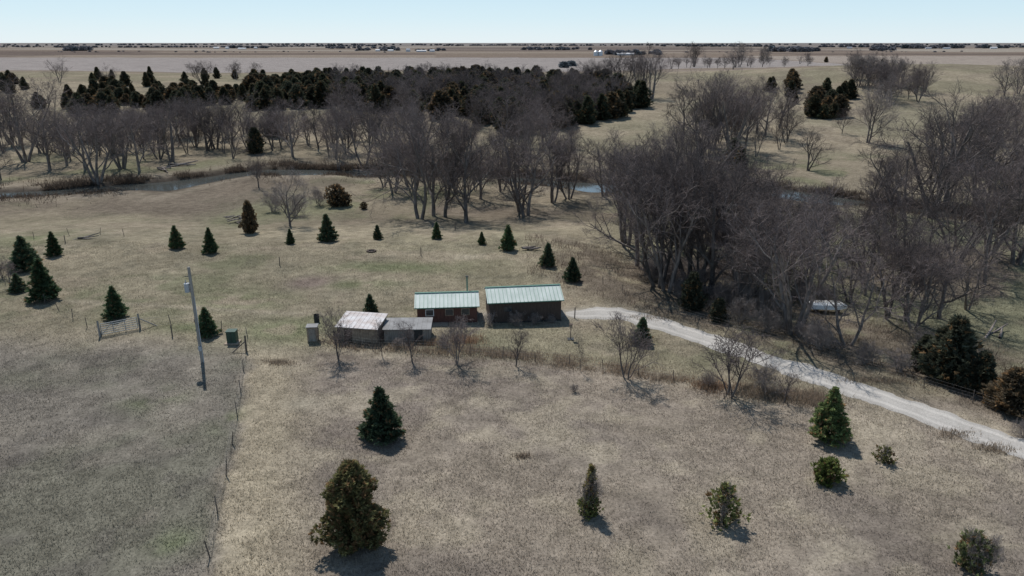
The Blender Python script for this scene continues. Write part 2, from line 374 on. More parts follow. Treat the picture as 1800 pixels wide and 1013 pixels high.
for k in range(K):
    f=k/(K-1)*2-1; off=np.where(f<0,f*wr,f*wl); X=cxs+nr[:,0]*off; Y=cys+nr[:,1]*off
    rows.append(np.stack([X,Y,hgt(X,Y)+.055-.045*abs(f)**6-.02*math.exp(-((abs(f)-.5)/.15)**2)],1))
    tr.append((1.06 if abs(abs(f)-.5)<.16 else (.92 if abs(f)<.2 else .86))*(.85+.3*fbm(X,Y,1.5)))
V=np.stack(rows,1).reshape(-1,3); ii=(np.arange(len(st)-1)[:,None]*K+np.arange(K-1)[None]).ravel()
tint=(np.stack(tr,1).reshape(-1,1))*C(.40,.375,.34)
Mg=bpy.data.materials.new('road_gravel'); N,L=nt(Mg); b=N['Principled BSDF']; b.inputs['Roughness'].default_value=.95; b.inputs['Specular IOR Level'].default_value=.05
a=N.new('ShaderNodeAttribute'); a.attribute_name='tint'; geo=N.new('ShaderNodeNewGeometry'); q1=noise(9,6,.8)
vm=N.new('ShaderNodeVectorMath'); vm.operation='SCALE'; L.new(a.outputs['Color'],vm.inputs[0]); L.new(mrange(q1.outputs[0],.3,.7,.65,1.3),vm.inputs['Scale']); L.new(vm.outputs[0],b.inputs['Base Color'])
bp=N.new('ShaderNodeBump'); bp.inputs['Strength'].default_value=.5; bp.inputs['Distance'].default_value=.05; L.new(q1.outputs[0],bp.inputs['Height']); L.new(bp.outputs[0],b.inputs['Normal'])
ob('gravel_road',mk('gravel_road',V,np.stack([ii,ii+K,ii+K+1,ii+1],1),[Mg],None,tint,smooth=True))
# drop grass that stands on the road
X2=grass_data[2];Y2=grass_data[3]; dm=np.full(len(X2),99.)
sel=np.where((X2>0)&(Y2<95))[0]
for i in range(0,len(cxs),3): dm[sel]=np.minimum(dm[sel],np.hypot(X2[sel]-cxs[i],Y2[sel]-cys[i]))
kp=np.repeat(dm>1.45+.4*NR.random(len(dm)),3)
V=Vg[kp]; ob('grass',mk('grass',V,np.arange(len(V)).reshape(-1,3),[M_grass],None,cg[kp]))

# tall dry weeds along the old fence row
n=26000; t=NR.random(n); xs_=np.interp(t,np.linspace(0,1,len(sx)),sx); ys_=np.interp(t,np.linspace(0,1,len(sy)),sy)
xs_+=NR.normal(0,.5,n); ys_+=NR.normal(0,.9,n)+.6
kk=NR.random(n)<ss(.35,.65,fbm(xs_,ys_,1.8))*.8+.08; xs_,ys_=xs_[kk],ys_[kk]
def wc(x,y):
    q=fbm(x,y,3)[:,None]; return C(.31,.24,.17)*q+C(.21,.168,.132)*(1-q)
Va,ca=blades(len(xs_),xs_,ys_,.15,.65,.025,1.15,wc,.35)
ex=[]
for (px,py,rx,ry,nn,hh,cc) in [(818,600,26,8,800,1.0,1),(490,638,22,4,500,.4,0),(918,803,12,3,220,.45,0),(1250,680,30,8,800,.8,1),(1390,700,50,6,1000,.6,0),(760,605,30,5,400,.8,1),(1330,665,30,8,400,.6,0),(900,625,60,5,1000,.5,0),(1680,765,30,6,400,.45,0),(1750,790,30,6,400,.5,0),(1540,670,60,5,600,.6,0),(1150,560,50,5,500,.5,0)]:
    c=G(px,py); s=scl(c[1]); x=c[0]+NR.normal(0,rx*s*.6,nn); y=c[1]+NR.normal(0,ry*s*1.6,nn)
    ex.append(blades(nn,x,y,.2,hh,.025,1.1,lambda x,y:np.tile(C(.27,.18,.12) if cc else C(.25,.20,.15),(len(x),1)),.35))
V=np.vstack([Va]+[e[0] for e in ex]); c=np.vstack([ca]+[e[1] for e in ex])
ob('tall_dry_weeds',mk('tall_dry_weeds',V,np.arange(len(V)).reshape(-1,3),[M_grass],None,c))
# understory brush beneath the groves
n=70000; x=NR.uniform(2,95,n); y=NR.uniform(45,150,n); s=(x+y-88)/1.414
kk=(s>6)&(s<28)&(NR.random(n)<ss(.42,.62,fbm(x,y,3.5))); x,y=x[kk],y[kk]
V,c=blades(len(x),x,y,.2,1.0,.03,1.0,lambda x,y:np.tile(C(.165,.127,.097),(len(x),1)),.5)
x=NR.uniform(-130,110,70000); sd=NR.choice([-1,1,1],70000); y=creek_y(x)+sd*(creek_w(x)+NR.exponential(2.8,70000)+.1)
kk=(NR.random(len(x))<ss(.4,.6,fbm(x,y,5)))&((sd>0)|(NR.random(len(x))>pool(x)*1.3)); x,y=x[kk],y[kk]
V2,c2=blades(len(x),x,y,.3,1.5,.06,1.0,lambda x,y:np.tile(C(.10,.077,.06),(len(x),1)),.5)
V=np.vstack([V,V2]);c=np.vstack([c,c2])
ob('understory_brush',mk('understory_brush',V,np.arange(len(V)).reshape(-1,3),[M_grass],None,c))

# creek water
xw=np.arange(-180,200,2.); r=[]
for sgn in (-1,1): r.append(np.stack([xw,creek_y(xw)+sgn*(creek_w(xw)+.5),xw*0-3.75],1))
V=np.stack(r,1).reshape(-1,3); i=np.arange(len(xw)-1)*2
mw=bpy.data.materials.new('creek_water'); N,L=nt(mw); b=N['Principled BSDF']; b.inputs['Base Color'].default_value=(.06,.065,.06,1); b.inputs['Roughness'].default_value=.08
no=N.new('ShaderNodeTexNoise'); no.inputs['Scale'].default_value=3; bp=N.new('ShaderNodeBump'); bp.inputs['Strength'].default_value=.08; L.new(no.outputs[0],bp.inputs['Height']); L.new(bp.outputs[0],b.inputs['Normal'])
ob('creek_water',mk('creek_water',V,np.stack([i,i+2,i+3,i+1],1),[mw]))

# ---------------------------------------------------------------- trees
for t in [(1120,468,265),(1158,505,245),(1172,512,290),(1215,500,230),(1250,520,280),(1292,482,290),(1340,560,350),(1395,588,350),
          (1490,608,440),(1560,560,370),(1605,580,420),(1650,560,390),(1230,440,205),(1185,430,240),(1270,430,250),(1330,470,320),(1380,500,350),
          (1440,470,330),(1100,430,240),(1140,400,230),(1200,395,225),(1520,520,370),(1700,545,430),(1090,380,240),(1160,360,225),
          (1640,385,160),(1660,365,175),(1510,415,250),(1680,470,310),(1740,445,250),(1785,465,270),(1600,400,230),(1720,370,190),(1780,350,200),(1575,450,280),(1730,500,330),
          (738,385,190),(762,380,195),(782,382,205),(820,392,210),(925,380,215),(915,372,225),(972,357,215),(1000,350,225),(880,338,225),(845,350,220),(692,340,230),(720,330,220),(1062,345,230),
          (740,300,170),(680,290,175),(640,292,170),(590,280,185),(515,276,175),(560,262,180),(610,268,180),(700,262,180),
          (45,285,135),(88,300,180),(172,322,185),(215,297,185),(245,302,185),(302,285,180),(150,300,190),(118,292,190),(380,262,165),(410,258,170),(2,317,250),(280,280,185),(345,255,180),(365,265,180),(455,330,270),(75,270,180),(20,255,145),(130,270,185),(200,270,180),(250,262,180),(480,258,185),(330,240,165),(430,235,160),
          (1252,262,128),(1285,272,140),(1228,268,140),(1330,235,135),(1300,230,135),(1370,225,145),(1200,250,145),(1265,240,125),(1310,262,150),(1345,240,150),
          (1420,300,225),(1480,235,190),(1705,300,160),(1740,290,150),(1790,240,160),(1640,285,190)]:
    place('bare_tree',BIG,*t,w=random.uniform(1.0,1.3))
for t in [(1525,252,155),(510,398,300),(595,300,250),(1790,165,100),(1765,170,105),(1500,150,97),(1525,152,93),(1555,150,98),(1580,155,105)]:
    place('bare_tree',GREY,*t,w=1.15)
for t in [(1060,165,100),(1080,165,92),(1100,160,95),(1128,172,80),(1145,175,90),(1040,158,105),(105,145,100),(195,160,113),(355,150,107),(415,140,107),(450,145,110),(595,150,112),(625,150,112),(1340,118,82),(1300,118,75),(1220,118,75)]:
    place('bare_tree',BIG+GREY,*t,w=1.2)
fill('bare_tree',BIG,[(1085,330),(1160,480),(1330,560),(1480,620),(1600,640),(1700,560),(1560,430),(1350,400),(1200,360)],30,8,14,mind=3.2)
fill('bare_tree',BIG,[(660,310),(1020,330),(1010,360),(860,375),(680,345)],14,9,14,mind=3)
fill('bare_tree',BIG,[(0,290),(300,280),(640,275),(640,235),(300,235),(0,245)],50,9,14,mind=4,w=1.15)
fill('bare_tree',BIG,[(640,280),(1020,290),(1020,250),(640,245)],24,9,14,mind=4,w=1.1)
fill('bare_tree',BIG,[(1450,400),(1800,470),(1800,330),(1560,330)],10,8,13,mind=6)
fill('bare_tree',BIG+GREY,[(1640,300),(1800,330),(1800,210),(1700,220)],7,9,13,mind=6)
fill('bare_tree',BIG,[(1160,290),(1350,300),(1400,260),(1350,215),(1200,225)],16,9,15,mind=4)
e=empty('hilltop_woodland')
fill('hill_tree',BIG,[(590,210),(760,232),(900,245),(1030,228),(1100,190),(1000,155),(760,150),(600,165)],130,11,14,e,1.15)
e=empty('cedar_grove')
fill('cedar',CED,[(435,198),(560,190),(700,205),(800,215),(900,238),(1040,220),(1130,190),(1100,165),(960,150),(700,150),(560,148),(440,158)],680,5,11,e,1.35)
fill('cedar_tree',CED,[(60,190),(130,205),(330,200),(430,180),(420,160),(140,165)],95,4.5,9,w=1.4)
fill('cedar_tree',CED,[(0,165),(50,165),(50,145),(0,145)],10,6,8,w=1.3)
fill('cedar_tree',CED,[(140,158),(420,150),(420,138),(140,138)],12,5,8,w=1.2)
fill('cedar_tree',CED,[(1420,210),(1490,212),(1500,170),(1430,165)],24,5,9,w=1.4)
fill('cedar_tree',CED,[(1345,170),(1390,175),(1400,145),(1350,150)],7,5,8,w=1.3)
e=empty('ridge_tree_row')
fill('ridge_tree',BIG+GREY,[(1160,128),(1430,116),(1430,108),(1160,118)],30,9,14,e,1.2)
fill('bare_tree',BIG+GREY,[(1480,170),(1600,190),(1650,160),(1500,135)],26,10,15,w=1.15)
for t in [(450,270,225),(480,240,195),(1398,183,165),(1452,110,100),(1550,112,104),(1285,300,245),(1300,310,260),(700,300,270),(1715,300,260),(1730,310,270)]: place('cedar_tree',CED,*t,w=1.1)
for t in [(1665,672,560,1.15),(1620,650,590,1.1),(1720,690,620,1.1),(1215,545,480,1.0),(1262,565,525,1.2)]:
    place('cedar_tree',CED,*t[:3],w=t[3],idx=3)
BRN=[conifer('brown_cedar',61,4,1.7,1500,6,.3,'egg',(.075,.055,.035),(.05,.042,.027),.2,pw=.6)]
for t in [(1775,722,650,1.3),(1798,715,660,1.2),(440,410,355,.6)]: place('cedar_tree',BRN,*t[:3],w=t[3])
for t in [(205,558,503,1.15),(365,590,540,1.2),(80,528,455,1.15),(33,513,480,1.3),(47,474,415,1.25),(97,450,407,1.05),(311,437,396,1.15),(371,445,400,1.0),(511,429,402,1),(576,424,376,1.05),(664,421,395,1),
          (768,420,390,1),(847,430,407,1.1),(893,440,395,1.1),(963,468,427,1.05),(1006,494,452,1.1),(1128,603,558,1.2),(652,560,517,1.0),(672,768,680,1.15)]:
    place('spruce_tree',SPR,*t[:3],w=t[3])
ob0=conifer('front_spruce',44,5,1.75,3000,8,.22,c1=(.085,.105,.038),c2=(.045,.058,.028)); place('spruce_tree',[ob0],1455,773,680,w=1.05)
jun=conifer('juniper',71,5.2,1.9,4600,8,.21,'egg',(.115,.105,.045),(.052,.05,.025),.22); 
place('juniper_tree',[jun],625,955,815,w=.98)
yb=conifer('yellow_bush',72,1.5,.85,700,7,.17,'round',(.13,.15,.04),(.06,.075,.03),.1); place('evergreen_bush',[yb],1453,846,808,w=.95)
sp=conifer('sapling',73,4.2,.62,240,6,.24,'egg',(.17,.145,.06),(.085,.075,.035),.3,low=.35); place('young_pine_tree',[sp],1037,903,818,w=.85)
low=conifer('sapling_skirt',74,1.4,.75,330,6,.2,'round',(.14,.145,.05),(.07,.075,.03),.1); place('evergreen_bush',[low],1035,905,870,w=.85)
sh=conifer('sparse_shrub',75,2.4,1.3,240,6,.22,'egg',(.17,.175,.065),(.085,.095,.035),.15); place('evergreen_bush',[sh],1270,918,853,w=.95)
sh2=conifer('small_shrub',76,1.2,.8,120,6,.2,'round',(.16,.155,.06),(.08,.08,.035),.2); place('evergreen_bush',[sh2],1553,812,786,w=.85)
sh3=conifer('dark_shrub',77,2.2,1.0,280,6,.24,'round',(.10,.105,.045),(.05,.06,.03),.15); place('evergreen_bush',[sh3],1705,1000,940,w=.85)
for p in [(1037,903,825),(1270,918,850),(1553,812,782),(1705,1000,930),(1735,1010,940)]: place('bare_shrub',SHR,*p,w=.45)
dk=conifer('dark_thicket',78,3,1.7,700,6,.3,'round',(.05,.045,.032),(.03,.026,.02),.3)
for t in [(593,362,325),(607,362,338),(640,368,355)]: place('thicket_bush',[dk],*t,w=.8)
for t in [(595,632,543,1.05,1),(672,628,560,.8,2),(725,637,562,1.05,0),(803,642,550,1.05,1),(907,645,575,1.05,0),(1020,655,590,.45,2),(1100,665,548,1.05,1),(1283,697,572,1.35,1),(1378,708,650,1.2,0),(5,490,450,1.4,1),(18,505,455,1.1,0)]:
    place('bare_fruit_tree',SML,*t[:3],w=t[3],idx=t[4])
for p in [(1340,690,640),(1520,640,600),(1580,655,615),(1245,680,655),(560,362,330),(520,380,340),(1620,630,580),(1440,615,570),(1300,570,520),(1350,585,540),(1200,530,490),(480,372,335),(1800,770,735),(1010,690,675),(860,572,550),(905,572,548),(940,570,550),(970,568,554),(700,612,592),(780,612,588)]:
    place('bare_shrub',SHR,*p,w=1.1)
fill('bare_shrub',SHR,[(1110,480),(1330,570),(1480,625),(1640,640),(1560,560),(1250,470)],34,1.5,3.5,w=1.4)

# ---------------------------------------------------------------- far things
FARM=conifer('hazy_far_clump',81,12,7,260,4,3.0,'round',(.13,.125,.13),(.09,.09,.10),.0,mats=M_farhaze)  # bluish grey tint includes painted aerial haze
FARG=conifer('hazy_far_dark_clump',82,12,6,260,4,2.8,'round',(.08,.09,.095),(.06,.07,.08),.0,mats=M_farhaze)  # darker clump, haze blue likewise painted into the tint
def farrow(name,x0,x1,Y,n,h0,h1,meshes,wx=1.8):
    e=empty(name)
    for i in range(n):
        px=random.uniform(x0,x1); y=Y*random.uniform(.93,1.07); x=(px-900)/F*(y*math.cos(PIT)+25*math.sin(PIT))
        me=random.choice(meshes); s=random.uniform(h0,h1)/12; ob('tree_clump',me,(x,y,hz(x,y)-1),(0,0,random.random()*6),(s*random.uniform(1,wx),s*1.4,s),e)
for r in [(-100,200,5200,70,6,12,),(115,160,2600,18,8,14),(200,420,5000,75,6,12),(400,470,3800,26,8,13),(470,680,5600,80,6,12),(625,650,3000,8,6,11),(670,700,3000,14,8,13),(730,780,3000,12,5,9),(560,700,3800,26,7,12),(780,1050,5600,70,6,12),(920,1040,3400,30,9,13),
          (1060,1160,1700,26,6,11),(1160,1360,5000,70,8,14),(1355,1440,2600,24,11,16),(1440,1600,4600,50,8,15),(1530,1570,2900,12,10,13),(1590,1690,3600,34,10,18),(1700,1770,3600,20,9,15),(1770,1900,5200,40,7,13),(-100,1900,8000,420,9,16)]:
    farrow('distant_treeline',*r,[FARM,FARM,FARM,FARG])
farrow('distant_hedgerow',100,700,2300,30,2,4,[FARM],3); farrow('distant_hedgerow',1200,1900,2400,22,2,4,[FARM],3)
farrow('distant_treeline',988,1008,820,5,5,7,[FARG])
MW=mat('white_siding',(.62,.62,.62),(.5,.5,.51),.6); MR=mat('farm_roof',(.3,.3,.32),(.22,.22,.24),.6); MS=mat('galvanized_bin',(.62,.64,.67),(.5,.52,.55),.4,metal=.3)
def gable(name,x,y,w,d,h,rh,mw,mr,rz=0,parent=None):
    e=empty(name,(x,y,hz(x,y)-.2),rz) 
    a,b=w/2,d/2
    V=[(-a,-b,0),(a,-b,0),(a,b,0),(-a,b,0),(-a,-b,h),(a,-b,h),(a,b,h),(-a,b,h),(-a,0,h+rh),(a,0,h+rh)]
    ob('walls',mk(name+'_walls',V,[(0,1,5,4),(1,2,6,9,5),(2,3,7,6),(3,0,4,8,7)],[mw]),parent=e)
    o=.05*w; V=[(-a-o,-b-.4,h-.1),(a+o,-b-.4,h-.1),(a+o,0,h+rh+.1),(-a-o,0,h+rh+.1),(a+o,b+.4,h-.1),(-a-o,b+.4,h-.1)]
    ob('roof',mk(name+'_roof',V,[(0,1,2,3),(3,2,4,5)],[mr]),parent=e)
    return e
for (px,Y,w,h) in [(383,3400,22,5),(402,3300,15,6),(428,3200,30,4),(452,3500,14,5),(665,2700,14,5),(688,2750,20,4),(718,2600,13,7),(741,2550,30,4),(760,2600,16,5),(1628,3300,22,5),(1660,3200,26,5),(1742,3200,24,5),(1490,3600,22,5),(1098,1600,34,3.5)]:
    gable('distant_barn',(px-900)/F*Y*.955,Y,w,w*.5,h,h*.45,MW,random.choice([MR,MW]),random.uniform(-.6,.6))
for px in (1047,1055):
    y=1550; x=(px-900)/F*y*.955; z=hz(x,y); e=empty('grain_bin',(x,y,z))
    V,Fq=prisms([((0,0,0),(0,0,8),4.5,4.5),((0,0,8),(0,0,11),4.6,.5)],16); ob('bin_body',mk('bin_body',V,Fq,[MS]),parent=e)

# ---------------------------------------------------------------- boxes
def boxes(L):
    V=[];Fc=[]
    for (cx,cy,cz,sx_,sy_,sz_) in L:
        o=len(V); a,b,c=sx_/2,sy_/2,sz_/2
        V+= [(cx+i*a,cy+j*b,cz+k*c) for k in(-1,1) for j in(-1,1) for i in(-1,1)]
        Fc+=[tuple(o+q for q in f) for f in ((0,2,3,1),(4,5,7,6),(0,1,5,4),(2,6,7,3),(0,4,6,2),(1,3,7,5))]
    return V,Fc
def part(name,L,mt,e,rot=(0,0,0),loc=(0,0,0)):
    V,Fc=boxes(L); return ob(name,mk(name,V,Fc,[mt]),loc,rot,parent=e)
M_brown=mat('dark_brown_siding',(.10,.072,.058),(.062,.046,.038),.85,3,stretch=(6,6,.6))
M_red=mat('redbrown_siding',(.15,.07,.052),(.09,.045,.036),.85,3,stretch=(6,6,.6))
M_metal=mat('pale_green_roofing',(.52,.56,.52),(.40,.45,.41),.6,1.4,metal=0,stretch=(1,.3,1),detail=7)
M_rib=mat('green_roof_ribs',(.24,.35,.29),(.19,.29,.24),.5)
M_trim=mat('green_trim',(.12,.22,.17),(.08,.17,.13),.5)
M_white=mat('white_paint',(.8,.8,.78),(.7,.7,.67),.6)
M_glass=mat('window_glass',(.04,.05,.06),(.03,.035,.04),.1,spec=.6)
M_rust=mat('weathered_white_roofing',(.58,.56,.55),(.42,.36,.33),.7,1.3,detail=6)
M_grey=mat('weathered_grey_boards',(.3,.275,.24),(.19,.172,.15),.85,2,stretch=(5,1,.6),detail=6)
M_greyr=mat('grey_roof_sheet',(.25,.245,.24),(.17,.165,.16),.7,1,detail=6)
M_tan=mat('tan_wood',(.34,.27,.2),(.22,.17,.13),.8,3)
M_black=mat('dark_metal',(.04,.045,.045),(.03,.03,.03),.5)
def slab(name,e,x0,x1,y0,z0,y1,z1,th,mt):
    V=[(x0,y0,z0),(x1,y0,z0),(x1,y1,z1),(x0,y1,z1),(x0,y0,z0+th),(x1,y0,z0+th),(x1,y1,z1+th),(x0,y1,z1+th)]
    return ob(name,mk(name,V,[(0,3,2,1),(4,5,6,7),(0,1,5,4),(1,2,6,5),(2,3,7,6),(3,0,4,7)],[mt]),parent=e)
def shed(name,pxl,pxr,py,d,eave,ridge,mw,rz,extra=None,rib=.45):
    x0,y0=G(pxl,py[0]); x1,y1=G(pxr,py[1]); w=math.hypot(x1-x0,y1-y0); rz=math.atan2(y1-y0,x1-x0)
    z=min(hz(x0,y0),hz(x1,y1)); e=empty(name,(x0,y0,z),rz)
    V=[(0,0,-.3),(w,0,-.3),(w,d,-.3),(0,d,-.3),(0,0,eave),(w,0,eave),(w,d,eave),(0,d,eave),(0,d/2,ridge-.06),(w,d/2,ridge-.06)]
    ob('walls',mk('walls',V,[(0,1,5,4),(1,2,6,9,5),(2,3,7,6),(3,0,4,8,7)],[mw]),parent=e)
    o=.28; s=(ridge-eave)/(d/2); 
    slab('roof_front',e,-o,w+o,-o,eave-o*s,d/2,ridge,.05,M_metal); slab('roof_back',e,-o,w+o,d+o,eave-o*s,d/2,ridge,.05,M_metal)
    part('ridge_cap',[(w/2,d/2,ridge+.075,w+2*o+.02,.3,.05)],M_trim,e)
    part('eave_trim',[(w/2,-o-.03,eave-o*s+.0,w+2*o,.05,.1)],M_trim,e)
    x=-o+.1; k=0
    while x<w+o:
        for sd in (0,1):
            slab('roof_rib_%d_%d'%(k,sd),e,x,x+.06,(-o-.01 if sd==0 else d+o+.01),eave-o*s+.05,d/2,ridge+.05,.04,M_rib)
        x+=rib;k+=1
    n=int(w/.4); part('battens',[(.2+i*.4,-.015,eave/2-.1,.05,.035,eave-.15) for i in range(n)],mw,e)
    return e,w
e,w=shed('storage_shed',861,986,(568,564),4.6,2.65,3.55,M_brown,0)
part('side_door',[(w+.02,1.6,1.0,.05,1.0,2.0)],M_tan,e)
part('window',[(w*.25,-.03,1.7,.9,.05,.6)],M_glass,e)
part('skirt_board',[(w/2,-.045,.05,w+.1,.05,.25)],M_black,e)
e,w=shed('cabin',734,839,(568,567),4.2,2.1,2.95,M_red,0)
for x in (1.4,3.6,5.4):
    part('window_frame',[(x,-.03,1.35,.95,.05,.8)],M_white if x<2 else M_tan,e); part('window',[(x,-.065,1.35,.8,.03,.65)],M_glass,e)
part('porch_rail',[(.8,-1.0,.95,1.8,.06,.07),(.8,-1.0,.35,1.8,.06,.07)]+[(-.05+i*.28,-1.0,.55,.05,.05,.9) for i in range(7)],M_red,e)
part('porch_deck',[(1.6,-.62,.1,3.6,1.15,.16)],M_tan,e)
part('stove_pipe',[(w-1.0,3.2,3.5,.16,.16,1.9)],M_trim,e); part('pipe_cap',[(w-1.0,3.2,4.5,.3,.3,.1)],M_black,e)
# white roofed shed
def lean(name,pa,pb,d,h0,h1,mw,mr):
    x0,y0=G(*pa); x1,y1=G(*pb); w=math.hypot(x1-x0,y1-y0); rz=math.atan2(y1-y0,x1-x0); z=min(hz(x0,y0),hz(x1,y1)); e=empty(name,(x0,y0,z),rz)
    V=[(0,0,-.3),(w,0,-.3),(w,d,-.3),(0,d,-.3),(0,0,h0),(w,0,h0),(w,d,h1),(0,d,h1)]
    ob('walls',mk('walls',V,[(0,1,5,4),(1,2,6,5),(2,3,7,6),(3,0,4,7)],[mw]),parent=e)
    slab('roof',e,-.15,w+.15,-.2,h0-.0-.2*(h1-h0)/d+.01,d+.15,h1+.15*(h1-h0)/d+.01,.05,mr)
    for k in range(int(w/.5)+1): slab('roof_seam_%d'%k,e,-.1+k*.5,-.06+k*.5,-.2,h0+.06-.2*(h1-h0)/d,d+.15,h1+.06+.15*(h1-h0)/d,.025,mr)
    part('boards',[(.15+i*.3,-.012,h0/2-.1,.03,.03,h0) for i in range(int(w/.3))],mw,e)
    return e,w
e,w=lean('small_shed',(594,601),(664,606),3.0,1.75,2.25,M_tan,M_rust); part('door',[(1.2,-.04,.8,.8,.05,1.5)],M_brown,e)
e,w=lean('grey_shed',(676,602),(756,601),2.6,1.45,1.65,M_grey,M_greyr); part('dark_opening_panel',[(3.6,-.035,.75,.9,.04,1.2)],M_black,e)  # shade inside the opening is a flat black panel on the wall
# tan cabinet
x,y=G(551,599); e=empty('wooden_privy',(x,y,hz(x,y)),.1); part('body',[(0,0,.8,1.05,.95,1.7)],M_tan,e); part('roof',[(0,0,1.69,1.2,1.1,.07)],M_greyr,e); part('door',[(0,-.5,.8,.7,.05,1.4)],M_grey,e)
x,y=G(557,566); e=empty('burn_barrel',(x,y,hz(x,y))); V,Fq=prisms([((0,0,0),(0,0,.45),.3,.31),((0,0,.45),(0,0,.9),.31,.3)],14); ob('barrel',mk('barrel',V,Fq,[M_black]),parent=e)
# transformer box
x,y=G(409,604); z=hz(x,y); e=empty('pad_mounted_transformer',(x,y,z),.05); Mgn=mat('utility_green',(.045,.085,.06),(.03,.06,.045),.5)
part('pad',[(0,.1,.06,1.4,1.3,.16)],M_tan,e); part('cabinet',[(0,.15,.75,.95,.85,1.2)],Mgn,e); part('lid',[(0,.12,1.39,1.02,.95,.08)],Mgn,e); part('door_seam',[(0,-.29,.75,.03,.02,1.1)],M_black,e)
# utility pole
x,y=G(356,637); z=hz(x,y); zt=Htop(y,470); e=empty('utility_pole',(x,y,z)); Mp=mat('pole_wood',(.34,.32,.29),(.24,.22,.2),.9,3,stretch=(4,4,.3))
Hp=zt-z; V,Fq=prisms([((0,0,-.3),(0,0,Hp*.5),.17,.155),((0,0,Hp*.5),(0,0,Hp),.155,.13)],10); ob('pole',mk('pole',V,Fq,[Mp]),parent=e)
part('pole_cap',[(0,0,Hp+.01,.2,.2,.03)],Mp,e)
Mt=mat('transformer_grey',(.42,.44,.46),(.34,.36,.38),.45)
V,Fq=prisms([((-.42,0,Hp-2.45),(-.42,0,Hp-1.6),.25,.25),((-.42,0,Hp-1.6),(-.42,0,Hp-1.52),.25,.1),((-.5,0,Hp-1.52),(-.5,0,Hp-1.25),.05,.03)],12); ob('transformer_can',mk('can',V,Fq,[Mt]),parent=e)
part('bracket',[(-.15,0,Hp-1.7,.3,.08,.08),(-.15,0,Hp-2.2,.3,.08,.08),(-.25,.0,Hp-.9,.5,.06,.06)],M_black,e)
part('conduit',[(.17,-.1,Hp*.35,.06,.06,Hp*.7)],Mt,e); part('meter',[(.05,-.22,1.5,.28,.14,.45)],Mt,e)
# pipe gate
x0,y0=G(180,592); x1,y1=G(243,579); w=math.hypot(x1-x0,y1-y0); e=empty('pipe_gate',(x0,y0,min(hz(x0,y0),hz(x1,y1))),math.atan2(y1-y0,x1-x0)); Mga=mat('gate_pipe',(.36,.37,.36),(.27,.27,.26),.5)
sg=[((0,0,h),(w,0,h),.04,.04) for h in (.25,.48,.72,.96,1.2,1.42)]+[((q*w,0,.25),(q*w,0,1.42),.04,.04) for q in (0,.33,.66,1)]+[((0,0,.25),(w*.33,0,1.42),.03,.03)]
V,Fq=prisms(sg,6); ob('gate_rails',mk('gate_rails',V,Fq,[Mga]),parent=e)
V,Fq=prisms([((-.2,0,-.3),(-.2,0,1.8),.11,.1),((w+.2,0,-.3),(w+.2,0,1.8),.11,.1),((w+.2,0,1.3),(w+1.9,0,0),.06,.06)],8); ob('gate_posts',mk('gate_posts',V,Fq,[Mp]),parent=e)
# fences
Mfp=mat('fence_post',(.16,.13,.11),(.09,.075,.065),.9); Mfw=mat('fence_wire',(.2,.19,.18),(.15,.14,.13),.6)
def fence(pts,sp,wires=4,hh=1.25,r=.045,jit=.12):
    P=np.array(pts); t=np.r_[0,np.cumsum(np.linalg.norm(np.diff(P,axis=0),axis=1))]; q=np.arange(0,t[-1],sp)
    X=np.interp(q,t,P[:,0]); Y=np.interp(q,t,P[:,1]); Z=hgt(X,Y); sg=[];wg=[]
    for i in range(len(q)):
        sg.append(((X[i],Y[i],Z[i]-.2),(X[i]+random.gauss(0,jit),Y[i]+random.gauss(0,jit),Z[i]+hh*random.uniform(.85,1.1)),r,r*.85))
        if i: 
            for k in range(wires): 
                h=.25+k*.3; wg.append(((X[i-1],Y[i-1],Z[i-1]+h),(X[i],Y[i],Z[i]+h),.006,.006))
    V,Fq=prisms(sg,5); V2,F2=prisms(wg,3); F2_=F2+len(V); Vn=np.vstack([V,V2])
    ob('wire_fence',mk('wire_fence',Vn,np.vstack([Fq,F2_]),[Mfp,Mfw],[0]*len(Fq)+[1]*len(F2)))
fence(fenceL,4.6); fence(GP([(180,592),(100,545),(0,497),(-120,445)]),4.2); fence(GP([(246,579),(300,573),(345,578),(432,592)]),3.2)
fence(GP([(560,598),(640,615),(760,618),(900,632),(1020,645),(1200,672)]),3.4,4,1.2,.04)
fence(GP([(60,420),(160,412),(240,418)]),5,3); fence(GP([(1060,500),(1200,560),(1450,630),(1700,705),(1800,745)]),4.0,4,1.2,.04)
x,y=G(433,618); e=empty('corner_brace',(x,y,hz(x,y))); V,Fq=prisms([((0,0,-.2),(.05,0,1.7),.1,.09),((0,0,1.1),(-1.3,-.6,0),.06,.06)],7); ob('brace',mk('brace',V,Fq,[Mfp]),parent=e)
for p in [(303,592),(492,468),(115,428),(1010,560),(740,450),(800,405)]:
    x,y=G(*p); e=empty('wooden_post',(x,y,hz(x,y))); V,Fq=prisms([((0,0,-.2),(.03,0,1.3),.07,.06),((.03,0,1.3),(.03,0,1.36),.08,.02)],7); ob('post',mk('post',V,Fq,[Mfp]),parent=e)
x,y=G(1003,597); e=empty('bird_house',(x,y,hz(x,y))); part('house',[(0,0,1.55,.3,.25,.32)],M_tan,e); part('house_roof',[(0,0,1.74,.4,.36,.05)],M_brown,e); part('base_ring',[(0,0,.03,.7,.7,.08)],M_black,e); part('mast',[(0,0,.7,.08,.08,1.4)],Mfp,e)
# fire pit
x,y=G(653,443); e=empty('fire_pit',(x,y,hz(x,y))); part('stones',[(math.cos(a)*.6,math.sin(a)*.6,.1,.28,.25,.25) for a in np.arange(0,6.2,.55)],M_brown,e); part('ash',[(0,0,.03,.9,.9,.05)],M_black,e)
